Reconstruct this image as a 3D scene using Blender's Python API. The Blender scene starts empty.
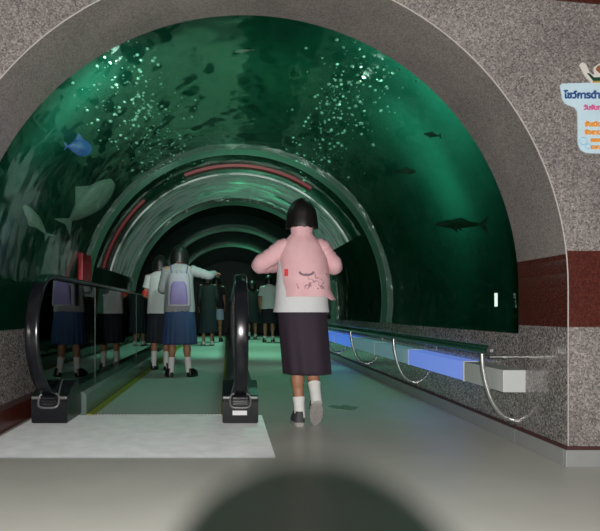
import bpy, bmesh, math, random, os
from mathutils import Vector, Matrix, noise
PI = math.pi
R = math.radians
S = bpy.context.scene
COL = S.collection
random.seed(7)

# ------------------------------------------------------------------ helpers
def tag(o, label=None, cat=None, group=None, kind=None):
    if label: o['label'] = label
    if cat: o['category'] = cat
    if group: o['group'] = group
    if kind: o['kind'] = kind
    return o

def empty(name, loc, label=None, cat=None, group=None, rz=0):
    o = bpy.data.objects.new(name, None)
    COL.objects.link(o)
    o.location = loc
    o.rotation_euler = (0, 0, rz)
    o.empty_display_size = .1
    return tag(o, label, cat, group)

def wloc(o):
    v = Vector((0, 0, 0))
    while o is not None:
        v += o.location
        o = o.parent
    return v

def build(name, bm, mats, parent=None, local=False, smooth=False, solid=0, sub=0, keep=False):
    """links bm as ONE mesh object; geometry is written in world space unless local"""
    if parent is not None:
        if not local:
            bmesh.ops.translate(bm, vec=-wloc(parent), verts=bm.verts)
        loc = Vector((0, 0, 0))
    elif keep:
        loc = Vector((0, 0, 0))
    else:
        xs = [v.co.x for v in bm.verts]; ys = [v.co.y for v in bm.verts]; zs = [v.co.z for v in bm.verts]
        loc = Vector(((min(xs)+max(xs))/2, (min(ys)+max(ys))/2, min(zs)))
        bmesh.ops.translate(bm, vec=-loc, verts=bm.verts)
    bmesh.ops.recalc_face_normals(bm, faces=bm.faces)
    if smooth:
        for e in bm.edges:
            if len(e.link_faces) == 2 and e.calc_face_angle(0) > R(50): e.smooth = False
    me = bpy.data.meshes.new(name)
    bm.to_mesh(me); bm.free()
    if not isinstance(mats, (list, tuple)): mats = [mats]
    for m in mats: me.materials.append(m)
    if smooth:
        for p in me.polygons: p.use_smooth = True
    o = bpy.data.objects.new(name, me)
    COL.objects.link(o)
    o.parent = parent
    o.location = loc
    if solid:
        md = o.modifiers.new('solid', 'SOLIDIFY'); md.thickness = solid; md.offset = 1
    if sub:
        md = o.modifiers.new('sub', 'SUBSURF'); md.levels = sub; md.render_levels = sub
    return o

def box(bm, x0, x1, y0, y1, z0, z1, bev=0):
    b2 = bmesh.new()
    bmesh.ops.create_cube(b2, size=1)
    for v in b2.verts:
        v.co = Vector((x0+(v.co.x+.5)*(x1-x0), y0+(v.co.y+.5)*(y1-y0), z0+(v.co.z+.5)*(z1-z0)))
    if bev:
        bmesh.ops.bevel(b2, geom=b2.edges[:], offset=bev, segments=2, affect='EDGES', profile=.6)
    merge(bm, b2)

def merge(bm, b2, M=None, mi=None):
    if M is not None: bmesh.ops.transform(b2, matrix=M, verts=b2.verts)
    mp = {}
    for v in b2.verts: mp[v] = bm.verts.new(v.co)
    for f in b2.faces:
        try:
            nf = bm.faces.new([mp[v] for v in f.verts]); nf.material_index = f.material_index if mi is None else mi
            nf.smooth = f.smooth
        except ValueError: pass
    b2.free()

def loft(bm, rings, cap0=True, cap1=True, mi=0, closed=True):
    """rings: lists of Vector, all the same length"""
    vr = [[bm.verts.new(p) for p in r] for r in rings]
    n = len(rings[0])
    for a, b in zip(vr[:-1], vr[1:]):
        for i in range(n if closed else n-1):
            j = (i+1) % n
            f = bm.faces.new((a[i], a[j], b[j], b[i])); f.material_index = mi
    if cap0: bm.faces.new(vr[0][::-1]).material_index = mi
    if cap1: bm.faces.new(vr[-1]).material_index = mi
    return vr

def frames(pts):
    T = []
    for i in range(len(pts)):
        a = pts[max(i-1, 0)]; b = pts[min(i+1, len(pts)-1)]
        T.append((b-a).normalized())
    up = Vector((0, 0, 1)) if abs(T[0].z) < .9 else Vector((1, 0, 0))
    N = [(up - T[0]*up.dot(T[0])).normalized()]
    for t in T[1:]:
        nn = N[-1] - t*N[-1].dot(t)
        N.append(nn.normalized())
    return T, N

def tube(bm, pts, r, n=10, caps=True, flat=1.0):
    pts = [Vector(p) for p in pts]
    rs = r if isinstance(r, (list, tuple)) else [r]*len(pts)
    T, N = frames(pts)
    rings = []
    for p, t, nn, rr in zip(pts, T, N, rs):
        b = t.cross(nn)
        rings.append([p + (nn*math.cos(2*PI*k/n)*flat + b*math.sin(2*PI*k/n))*rr for k in range(n)])
    loft(bm, rings, caps, caps)

def spline(P, m=8):
    P = [Vector(p) for p in P]
    Q = [P[0]*2-P[1]] + P + [P[-1]*2-P[-2]]
    out = []
    for i in range(1, len(Q)-2):
        for k in range(m):
            t = k/m
            a, b, c, d = Q[i-1], Q[i], Q[i+1], Q[i+2]
            out.append(.5*((2*b)+(c-a)*t+(2*a-5*b+4*c-d)*t*t+(3*b-a-3*c+d)*t**3))
    out.append(P[-1].copy())
    return out

def ell(bm, c, r, M=None, u=20, v=14):
    b2 = bmesh.new()
    bmesh.ops.create_uvsphere(b2, u_segments=u, v_segments=v, radius=1)
    if not isinstance(r, (tuple, list)): r = (r, r, r)
    A = Matrix.Translation(Vector(c)) @ (M.to_4x4() if M is not None else Matrix()) @ Matrix.Diagonal((r[0], r[1], r[2], 1))
    merge(bm, b2, A)

def capsule(bm, a, b, ra, rb, n=14):
    a = Vector(a); b = Vector(b)
    tube(bm, [a, b], [ra, rb], n)
    ell(bm, a, ra, u=14, v=10); ell(bm, b, rb, u=14, v=10)

def ring(c, rx, ry, n=40, f=None):
    c = Vector(c)
    out = []
    for k in range(n):
        t = 2*PI*k/n
        m = f(t) if f else 1
        out.append(c + Vector((math.cos(t)*rx*m, math.sin(t)*ry*m, 0)))
    return out

def prism(bm, poly, y0, y1):
    """polygon of (x, z) extruded along y"""
    a = [bm.verts.new((x, y0, z)) for x, z in poly]
    b = [bm.verts.new((x, y1, z)) for x, z in poly]
    n = len(poly)
    bm.faces.new(a); bm.faces.new(b[::-1])
    for i in range(n):
        j = (i+1) % n
        bm.faces.new((a[j], a[i], b[i], b[j]))

def prism_x(bm, poly, x0, x1):
    """polygon of (y, z) extruded along x"""
    a = [bm.verts.new((x0, y, z)) for y, z in poly]
    b = [bm.verts.new((x1, y, z)) for y, z in poly]
    n = len(poly)
    bm.faces.new(a); bm.faces.new(b[::-1])
    for i in range(n):
        j = (i+1) % n
        bm.faces.new((a[j], a[i], b[i], b[j]))

# ------------------------------------------------------------------ materials
def mat(name, col, rough=.6, metal=0, spec=.5, var=0, vscale=20, bump=0, bscale=60, emit=None, estr=0):
    m = bpy.data.materials.new(name); m.use_nodes = True
    nt = m.node_tree; b = nt.nodes['Principled BSDF']
    b.inputs['Base Color'].default_value = (*col, 1)
    b.inputs['Roughness'].default_value = rough
    b.inputs['Metallic'].default_value = metal
    b.inputs['Specular IOR Level'].default_value = spec
    tc = nt.nodes.new('ShaderNodeTexCoord')
    if var:
        nz = nt.nodes.new('ShaderNodeTexNoise'); nz.inputs['Scale'].default_value = vscale; nz.inputs['Detail'].default_value = 4
        nt.links.new(tc.outputs['Object'], nz.inputs['Vector'])
        mx = nt.nodes.new('ShaderNodeMix'); mx.data_type = 'RGBA'
        mx.inputs[6].default_value = (*[c*(1-var) for c in col], 1)
        mx.inputs[7].default_value = (*[min(1, c*(1+var)) for c in col], 1)
        nt.links.new(nz.outputs['Fac'], mx.inputs[0])
        nt.links.new(mx.outputs[2], b.inputs['Base Color'])
    if bump:
        nz = nt.nodes.new('ShaderNodeTexNoise'); nz.inputs['Scale'].default_value = bscale; nz.inputs['Detail'].default_value = 3
        nt.links.new(tc.outputs['Object'], nz.inputs['Vector'])
        bp = nt.nodes.new('ShaderNodeBump'); bp.inputs['Strength'].default_value = bump; bp.inputs['Distance'].default_value = .01
        nt.links.new(nz.outputs['Fac'], bp.inputs['Height'])
        nt.links.new(bp.outputs['Normal'], b.inputs['Normal'])
    if emit:
        b.inputs['Emission Color'].default_value = (*emit, 1)
        b.inputs['Emission Strength'].default_value = estr
    return m

def ramp_node(nt, stops, interp='LINEAR'):
    r = nt.nodes.new('ShaderNodeValToRGB'); r.color_ramp.interpolation = interp
    e = r.color_ramp.elements
    e[0].position, e[0].color = stops[0][0], (*stops[0][1], 1)
    e[1].position, e[1].color = stops[-1][0], (*stops[-1][1], 1)
    for p, c in stops[1:-1]:
        k = e.new(p); k.color = (*c, 1)
    return r

def granite(name, stops, scale=150, rough=.25, band=None, joints=False, spec=.5):
    """speckled polished stone; band = (z0, z1, colour) a course of another stone"""
    m = bpy.data.materials.new(name); m.use_nodes = True
    nt = m.node_tree; L = nt.links; b = nt.nodes['Principled BSDF']
    g = nt.nodes.new('ShaderNodeNewGeometry')
    vo = nt.nodes.new('ShaderNodeTexVoronoi'); vo.inputs['Scale'].default_value = scale
    L.new(g.outputs['Position'], vo.inputs['Vector'])
    sp = nt.nodes.new('ShaderNodeSeparateColor'); L.new(vo.outputs['Color'], sp.inputs['Color'])
    rp = ramp_node(nt, stops); L.new(sp.outputs[0], rp.inputs['Fac'])
    nz = nt.nodes.new('ShaderNodeTexNoise'); nz.inputs['Scale'].default_value = 3; nz.inputs['Detail'].default_value = 5
    L.new(g.outputs['Position'], nz.inputs['Vector'])
    r2 = ramp_node(nt, [(.3, (.82, .82, .82)), (.7, (1.1, 1.08, 1.07))]); L.new(nz.outputs['Fac'], r2.inputs['Fac'])
    mu = nt.nodes.new('ShaderNodeMix'); mu.data_type = 'RGBA'; mu.blend_type = 'MULTIPLY'; mu.inputs[0].default_value = 1
    L.new(rp.outputs['Color'], mu.inputs[6]); L.new(r2.outputs['Color'], mu.inputs[7])
    out = mu.outputs[2]
    if band:
        z0, z1, stops2 = band
        sx = nt.nodes.new('ShaderNodeSeparateXYZ'); L.new(g.outputs['Position'], sx.inputs['Vector'])
        a = nt.nodes.new('ShaderNodeMath'); a.operation = 'GREATER_THAN'; a.inputs[1].default_value = z0; L.new(sx.outputs['Z'], a.inputs[0])
        c = nt.nodes.new('ShaderNodeMath'); c.operation = 'LESS_THAN'; c.inputs[1].default_value = z1; L.new(sx.outputs['Z'], c.inputs[0])
        d = nt.nodes.new('ShaderNodeMath'); d.operation = 'MULTIPLY'; L.new(a.outputs[0], d.inputs[0]); L.new(c.outputs[0], d.inputs[1])
        r3 = ramp_node(nt, stops2); L.new(sp.outputs[1], r3.inputs['Fac'])
        mb = nt.nodes.new('ShaderNodeMix'); mb.data_type = 'RGBA'
        L.new(d.outputs[0], mb.inputs[0]); L.new(out, mb.inputs[6]); L.new(r3.outputs['Color'], mb.inputs[7])
        out = mb.outputs[2]
    if joints:
        sx = nt.nodes.new('ShaderNodeSeparateXYZ'); L.new(g.outputs['Position'], sx.inputs['Vector'])
        prev = None
        for ax, step, off in (('X', .8, .06), ('Z', .68, 0.0)):
            ad = nt.nodes.new('ShaderNodeMath'); ad.operation = 'ADD'; ad.inputs[1].default_value = 10*step-off; L.new(sx.outputs[ax], ad.inputs[0])
            mo = nt.nodes.new('ShaderNodeMath'); mo.operation = 'MODULO'; mo.inputs[1].default_value = step; L.new(ad.outputs[0], mo.inputs[0])
            lt = nt.nodes.new('ShaderNodeMath'); lt.operation = 'LESS_THAN'; lt.inputs[1].default_value = .004; L.new(mo.outputs[0], lt.inputs[0])
            if prev is None: prev = lt
            else:
                mxx = nt.nodes.new('ShaderNodeMath'); mxx.operation = 'MAXIMUM'; L.new(prev.outputs[0], mxx.inputs[0]); L.new(lt.outputs[0], mxx.inputs[1]); prev = mxx
        sc = nt.nodes.new('ShaderNodeMath'); sc.operation = 'MULTIPLY'; sc.inputs[1].default_value = .35; L.new(prev.outputs[0], sc.inputs[0])
        mj = nt.nodes.new('ShaderNodeMix'); mj.data_type = 'RGBA'; mj.inputs[7].default_value = (.12, .11, .1, 1)
        L.new(sc.outputs[0], mj.inputs[0]); L.new(out, mj.inputs[6]); out = mj.outputs[2]
    L.new(out, b.inputs['Base Color'])
    b.inputs['Roughness'].default_value = rough
    b.inputs['Specular IOR Level'].default_value = spec
    return m

def glass_mat(name, tint, ior=1.5, rough=.0, wav=0, fac_mul=1.0):
    m = bpy.data.materials.new(name); m.use_nodes = True
    nt = m.node_tree; L = nt.links; nt.nodes.clear()
    out = nt.nodes.new('ShaderNodeOutputMaterial')
    tr = nt.nodes.new('ShaderNodeBsdfTransparent'); tr.inputs['Color'].default_value = (*tint, 1)
    gl = nt.nodes.new('ShaderNodeBsdfGlossy'); gl.inputs['Roughness'].default_value = rough
    fr = nt.nodes.new('ShaderNodeFresnel'); fr.inputs['IOR'].default_value = ior
    mx = nt.nodes.new('ShaderNodeMixShader')
    mul = nt.nodes.new('ShaderNodeMath'); mul.operation = 'MULTIPLY'; mul.inputs[1].default_value = fac_mul
    if wav:
        tc = nt.nodes.new('ShaderNodeTexCoord'); nz = nt.nodes.new('ShaderNodeTexNoise'); nz.inputs['Scale'].default_value = 2.5
        L.new(tc.outputs['Object'], nz.inputs['Vector'])
        bp = nt.nodes.new('ShaderNodeBump'); bp.inputs['Strength'].default_value = wav; bp.inputs['Distance'].default_value = .05
        L.new(nz.outputs['Fac'], bp.inputs['Height']); L.new(bp.outputs['Normal'], gl.inputs['Normal'])
    L.new(fr.outputs[0], mul.inputs[0]); L.new(mul.outputs[0], mx.inputs['Fac'])
    L.new(tr.outputs[0], mx.inputs[1]); L.new(gl.outputs[0], mx.inputs[2]); L.new(mx.outputs[0], out.inputs['Surface'])
    return m

RED = [(0, (.042, .009, .007)), (.5, (.07, .015, .011)), (1, (.098, .025, .017))]
M = {}
M['granite'] = granite('speckled_granite', [(0, (.085, .077, .075)), (.25, (.155, .142, .137)), (.6, (.225, .206, .197)), (.85, (.29, .263, .25)), (1, (.37, .34, .325))], 150, .35, (.68, 1.055, RED), joints=True)
M['jamb'] = granite('smooth_granite', [(0, (.13, .118, .11)), (.5, (.195, .177, .166)), (1, (.26, .236, .222))], 190, .14, (.68, 1.04, [(0, (.04, .012, .009)), (1, (.085, .026, .018))]))
M['parapet'] = granite('polished_granite', [(0, (.05, .045, .045)), (.25, (.15, .14, .135)), (.6, (.28, .26, .25)), (.9, (.38, .35, .33)), (1, (.5, .46, .44))], 110, .07, spec=.8)
M['arris'] = mat('arris_highlight', (.33, .31, .29), .5)  # bevel highlight along the arch edge, put into a paler colour
M['granite_low'] = granite('polished_jamb_granite', [(0, (.06, .055, .053)), (.25, (.13, .12, .115)), (.6, (.21, .19, .18)), (.9, (.29, .265, .25)), (1, (.38, .35, .33))], 120, .16, spec=.8)
M['redstone'] = granite('red_brown_stone', RED, 110, .3)
M['floor'] = mat('floor_vinyl', (.54, .535, .485), .38, var=.09, vscale=3, spec=.35)
M['steel_base'] = mat('grey_metal_base', (.33, .34, .34), .4, .3, var=.06)
M['dark_line'] = mat('dark_red_strip', (.06, .02, .02), .5)
M['plate'] = mat('brushed_aluminium', (.60, .62, .62), .42, .15, var=.22, vscale=9, bump=.05, bscale=200)
M['black_rubber'] = mat('black_rubber', (.008, .009, .012), .22, spec=.6)
M['black_plastic'] = mat('black_plastic', (.008, .009, .012), .35)
M['grey_trim'] = mat('grey_trim', (.17, .175, .175), .4, .4)
M['white_label'] = mat('white_label', (.75, .76, .76), .5)
M['skirt_panel'] = mat('green_grey_panel', (.13, .19, .165), .22, .1)
M['belt'] = None
M['yellow'] = mat('yellow_line', (.30, .28, .03), .5)
M['chrome'] = mat('stainless_steel', (.62, .63, .62), .22, .9)
M['green_rail'] = mat('dark_green_rail', (.012, .06, .04), .25)
M['frost'] = mat('frosted_white_box', (.50, .53, .52), .35)
M['blue_lit'] = mat('blue_lit_box', (.25, .3, .5), .4, emit=(.14, .26, .85), estr=.62)
M['blue_dim'] = mat('pale_lit_box', (.4, .5, .5), .4, emit=(.18, .42, .55), estr=.22)
M['blue_far'] = mat('deep_blue_lit_box', (.15, .25, .6), .4, emit=(.08, .22, .9), estr=.6)
M['acrylic'] = glass_mat('clear_acrylic', (.86, .97, .92), 1.36, .05, .25, .29)
M['glass'] = glass_mat('balustrade_glass', (.80, .93, .87), 1.55, .0)
M['seam'] = mat('acrylic_seam', (.06, .15, .11), .3)
M['red_ring'] = mat('red_ring', (.24, .012, .02), .4)
M['red_panel'] = mat('red_panel', (.5, .01, .03), .4)
M['tank'] = mat('painted_tank_wall', (.008, .105, .068), .9, var=.5, vscale=1.1, spec=.1)
M['glint_bead'] = mat('glint_bead', (.55, .95, .8), .15)
M['end'] = mat('dark_end_wall', (.02, .035, .035), .6)
M['silver_fish'] = mat('silver_fish', (.45, .5, .42), .35, var=.2)
M['dark_fish'] = mat('dark_fish', (.015, .05, .03), .5, var=.3)
M['blue_fish'] = mat('blue_fish', (.008, .07, .40), .45, var=.2)
M['ray_skin'] = mat('ray_skin', (.26, .34, .28), .5, var=.2)
# travelling belt with fine ribs along it
def belt_mat():
    m = mat('ribbed_belt', (.20, .215, .205), .5)
    nt = m.node_tree; b = nt.nodes['Principled BSDF']; g = nt.nodes.new('ShaderNodeNewGeometry')
    w = nt.nodes.new('ShaderNodeTexWave'); w.bands_direction = 'X'; w.inputs['Scale'].default_value = 30
    nt.links.new(g.outputs['Position'], w.inputs['Vector'])
    r = ramp_node(nt, [(0, (.36, .375, .36)), (1, (.62, .64, .62))]); nt.links.new(w.outputs['Fac'], r.inputs['Fac'])
    nt.links.new(r.outputs['Color'], b.inputs['Base Color'])
    return m
M['belt'] = belt_mat()
# flash reflections on the acrylic, painted as white streaks on an added band
def glint_streak_mat():
    m = bpy.data.materials.new('painted_glints'); m.use_nodes = True
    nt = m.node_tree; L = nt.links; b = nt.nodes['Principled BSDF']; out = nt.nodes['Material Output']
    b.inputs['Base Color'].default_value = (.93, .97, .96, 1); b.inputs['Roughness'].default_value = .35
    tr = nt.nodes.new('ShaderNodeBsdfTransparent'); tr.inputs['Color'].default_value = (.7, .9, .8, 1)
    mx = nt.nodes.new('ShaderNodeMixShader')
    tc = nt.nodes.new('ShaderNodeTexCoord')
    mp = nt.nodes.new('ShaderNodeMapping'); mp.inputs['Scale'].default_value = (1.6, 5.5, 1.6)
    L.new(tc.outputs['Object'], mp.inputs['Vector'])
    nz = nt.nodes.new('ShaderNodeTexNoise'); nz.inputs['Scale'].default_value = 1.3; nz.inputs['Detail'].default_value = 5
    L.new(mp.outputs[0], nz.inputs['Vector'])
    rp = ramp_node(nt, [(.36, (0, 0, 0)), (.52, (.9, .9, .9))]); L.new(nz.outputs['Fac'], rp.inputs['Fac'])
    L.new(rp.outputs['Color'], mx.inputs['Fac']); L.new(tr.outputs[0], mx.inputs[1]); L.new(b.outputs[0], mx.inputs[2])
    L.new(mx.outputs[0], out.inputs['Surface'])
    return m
M['glint_streak'] = glint_streak_mat()

# ------------------------------------------------------------------ setting
AX, AZ = .088, .878          # axis of the tunnel
RO = 1.578                   # radius of the stone arch
YF, YB = 2.94, 3.44          # front and back of the stone arch
YE = 21.0                    # far end of the tunnel
XR, XL = 1.666, -1.50         # faces of the low granite walls
ZG = .63                     # foot of the acrylic

def opening(r, zb=0):
    p = [(AX-r, zb), (AX-r, .68)]
    for k in range(73):
        a = PI - PI*k/72
        p.append((AX+r*math.cos(a), AZ+r*math.sin(a)))
    p += [(AX+r, .68), (AX+r, zb)]
    return p

bm = bmesh.new()
bx0, bx1, bz1 = -3.6, 4.2, 4.0
c = .004
pf = opening(RO+c); pm = opening(RO)
vf = [bm.verts.new((x, YF, z)) for x, z in pf]
vm = [bm.verts.new((x, YF+c, z)) for x, z in pm]
vb = [bm.verts.new((x, YB, z)) for x, z in pm]
fo = [bm.verts.new(p) for p in ((bx1, YF, 0), (bx1, YF, bz1), (bx0, YF, bz1), (bx0, YF, 0))]
bo = [bm.verts.new(p) for p in ((bx1, YB, 0), (bx1, YB, bz1), (bx0, YB, bz1), (bx0, YB, 0))]
bm.faces.new(vf + fo)
bm.faces.new((vb + bo)[::-1])
for i in range(len(vf)-1):
    bm.faces.new((vf[i+1], vf[i], vm[i], vm[i+1])).material_index = 2
    bm.faces.new((vm[i+1], vm[i], vb[i], vb[i+1])).material_index = 3 if i in (0, len(vf)-2) else 1
for i in range(3):
    bm.faces.new((fo[i], fo[i+1], bo[i+1], bo[i]))
w = build('wall_front', bm, [M['granite'], M['jamb'], M['arris'], M['granite_low']], keep=True)
tag(w, kind='structure')

bm = bmesh.new(); box(bm, -3.6, 4.2, -1.5, YE+.3, -.12, 0)
tag(build('floor', bm, M['floor'], keep=True), kind='structure')

# low granite walls carrying the acrylic
for nm, x0, x1 in (('wall_right', XR, XR+.35), ('wall_left', XL-.35, XL)):
    bm = bmesh.new(); box(bm, x0, x1, YB, YE, 0, ZG)
    tag(build(nm, bm, M['parapet'], keep=True), kind='structure')
# grey base boards with the dark strip above
def base(name, segs):
    o = None
    for k, (x0, x1, y0, y1) in enumerate(segs):
        bm = bmesh.new(); box(bm, x0, x1, y0, y1, 0, .083, .003)
        p = build(name if k == 0 else name+'_return', bm, M['steel_base'], parent=o, keep=True)
        if k == 0: o = p; tag(o, kind='structure')
        bm = bmesh.new()
        ex = .008
        box(bm, x0+(0 if x0 < 0 else ex), x1-(ex if x0 < 0 else 0), y0+ex, y1, .083, .098)
        build('dark_strip', bm, M['dark_line'], parent=p)
base('baseboard_right', [(AX+RO-.022, XR, YB, YE)])
base('baseboard_front', [(AX+RO-.022, bx1, YF-.022, YF)])
base('baseboard_jamb', [(AX+RO-.022, AX+RO, YF, YB)])
bm = bmesh.new(); box(bm, XL, XL+.10, YB, YE, 0, .14, .004)
tag(build('baseboard_left', bm, M['redstone'], keep=True), kind='structure')
# red-brown stone course above the arch, upper right
bm = bmesh.new(); prism(bm, [(1.5, 2.292), (4.2, 2.03), (4.2, 2.6), (1.5, 2.6)], YF-.012, YF+.001)
tag(build('trim_1', bm, M['redstone'], keep=True), kind='structure')

# acrylic panels, one window each, seams between them
RA = 1.63
a0 = math.asin((ZG-AZ)/RA)
def arc_shell(bm, r0, r1, y0, y1, n=64, aa=a0, ab=None):
    ab = PI-a0 if ab is None else ab
    sec = []
    for k in range(n+1):
        a = aa+(ab-aa)*k/n
        sec.append((math.cos(a), math.sin(a)))
    rings = []
    for r, y in ((r0, y0), (r1, y0), (r1, y1), (r0, y1)):
        rings.append([Vector((AX+r*cx, y, AZ+r*sz)) for cx, sz in sec])
    loft(bm, rings+[rings[0]], False, False, closed=False)
    bmesh.ops.remove_doubles(bm, verts=bm.verts, dist=1e-5)
    bmesh.ops.holes_fill(bm, edges=[e for e in bm.edges if e.is_boundary], sides=4)
seams = [YB, 6.7, 9.9, 13.1, 16.3, YE]
for i in range(len(seams)-1):
    bm = bmesh.new(); arc_shell(bm, RA, RA+.06, seams[i]+(.0 if i == 0 else .006), seams[i+1]-(.006 if i < 4 else 0))
    tag(build('window_%d' % (i+1), bm, M['acrylic'], keep=True, smooth=True), kind='structure')
for i, y in enumerate(seams[1:-1]):
    bm = bmesh.new(); arc_shell(bm, RA-.002, RA+.062, y-.0055, y+.0055)
    tag(build('trim_%d' % (i+2), bm, M['seam'], keep=True), kind='structure')
bm = bmesh.new(); arc_shell(bm, RA-.035, RA-.002, 7.12, 7.24, aa=R(56), ab=R(112))
tag(build('trim_6', bm, M['red_ring'], keep=True), kind='structure')
bm = bmesh.new(); arc_shell(bm, RA-.03, RA-.002, 7.12, 7.22, aa=R(132), ab=R(166))
tag(build('trim_8', bm, M['red_ring'], keep=True), kind='structure')
bm = bmesh.new(); arc_shell(bm, RA-.03, RA-.006, 7.55, 9.1, aa=R(28), ab=R(166))  # added band that carries the painted flash reflections
tag(build('trim_7', bm, M['glint_streak'], keep=True), kind='structure')

# the tank around the tunnel
RT = 3.3
bm = bmesh.new()
n = 48
rings = []
for y in (YB+.002, YE):
    rings.append([Vector((AX+RT*math.cos(PI*1.12-PI*1.24*k/n), y, AZ+RT*math.sin(PI*1.12-PI*1.24*k/n))) for k in range(n+1)])
outer = [[Vector((AX+(p.x-AX)*1.05, p.y, AZ+(p.z-AZ)*1.05)) for p in r] for r in rings]
loft(bm, [rings[0], outer[0], outer[1], rings[1], rings[0]], False, False, closed=False)
bmesh.ops.remove_doubles(bm, verts=bm.verts, dist=1e-5)
tag(build('wall_tank', bm, M['tank'], keep=True, smooth=True), kind='structure')
bm = bmesh.new(); box(bm, -3.4, 3.6, YE, YE+.2, 0, 4.3)
tag(build('wall_back', bm, M['end'], keep=True), kind='structure')

# ------------------------------------------------------------------ light boxes along the right wall
ys = [3.36/1.034, 3.80, 4.97, 6.12, 7.27, 8.42, 9.57, 10.72]
spec = [('frost', 'short unlit pale box at the near end of the right wall ledge'),
        ('blue_lit', 'bright blue lit box on the right wall, second from the near end'),
        ('blue_dim', 'grey green faintly lit box just beyond the bright blue box'),
        ('blue_dim', 'grey green faintly lit box just before the far blue boxes'),
        ('blue_far', 'deep blue lit box beside the skirt of the girl in pink'),
        ('blue_far', 'farther deep blue lit box mostly hidden behind the girl in pink'),
        ('frost', 'farthest pale box of the right wall ledge')]
for i, (mk, lab) in enumerate(spec):
    y0, y1 = ys[i]*1.034, ys[i+1]*1.034
    xe = AX+RO if i == 0 else XR
    t = empty('light_box', (1.60, (y0+y1)/2, .304), lab, 'light box', 'light boxes on the right wall')
    bm = bmesh.new(); box(bm, 1.541, XR if i else XR+.009, y0, y1-.012, .304, .429, .003)
    build('box_body', bm, M[mk], t)
    bm = bmesh.new(); box(bm, 1.538, XR, y1-.012, y1, .301, .432)
    build('joint_strip', bm, M['white_label'], t)

# handrail on curved supports
t = empty('handrail', (1.475, YB, 0), 'dark green handrail on curved steel supports along the right wall', 'handrail')
bm = bmesh.new(); tube(bm, [(1.475, 3.375, .538), (1.475, YE-.1, .538)], .027, 14)
build('rail', bm, M['green_rail'], t, smooth=True)
bm = bmesh.new(); tube(bm, [(1.475, 3.362, .538), (1.475, 3.374, .538)], .028, 16)
ec = build('end_cap', bm, M['black_plastic'], t, smooth=True)
bm = bmesh.new(); tube(bm, [(1.475, 3.356, .538), (1.475, 3.363, .538)], .010, 12)
tag(build('screw_head', bm, M['chrome'], ec), 'steel screw head')
for k in range(8):
    y = 3.485+1.861*k
    bm = bmesh.new()
    tube(bm, spline([(1.475, y, .52), (1.480, y, .43), (1.502, y, .325), (1.541, y, .223), (1.598, y, .152), (1.666, y, .125)], 5), .015, 10)
    s = build('support', bm, M['chrome'], t, smooth=True)
    if k == 0: s['label'] = 'curved steel tube'
    bm = bmesh.new(); tube(bm, [(1.643, y, .131), (1.666, y, .125)], .03, 14)
    build('flange', bm, M['chrome'], s)
bm = bmesh.new(); tube(bm, [(1.48, 3.40, .50), (1.666, 3.40, .50)], .008, 8); tube(bm, [(1.56, 3.40, .50), (1.58, 3.40, .50)], .014, 10)
build('wall_bracket', bm, M['chrome'], t, smooth=True)

# ------------------------------------------------------------------ moving walkway
bm = bmesh.new()
prof = [(3.10, 0)]
for k in range(103): prof += [(3.112+.012*k, .0035), (3.118+.012*k, .0065)]
prof += [(4.352, .0035), (4.355, 0)]
prism_x(bm, prof, -1.37, .245)
o = build('landing_plate', bm, M['plate'])
tag(o, 'bright brushed metal landing plate at the start of the moving walkway', 'floor plate')
bm = bmesh.new()
for k in range(40):
    x = -.985+k*.024
    box(bm, x, x+.010, 4.345, 4.362, .006, .012)
build('comb', bm, M['grey_trim'], o)
t = empty('moving_walkway', (-.51, 4.37, 0), 'flat grey moving walkway belt between the two black balustrades', 'moving walkway')
bm = bmesh.new(); box(bm, -.965, -.055, 4.37, YE-.2, 0, .008)
build('belt', bm, M['belt'], t)
for x in (-1.03, -.055):
    bm = bmesh.new(); box(bm, x, x+(.065 if x < -1 else .03), 4.37, YE-.2, 0, .010)
    tag(build('edge_line', bm, M['yellow'], t), 'yellow edge line')

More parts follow.
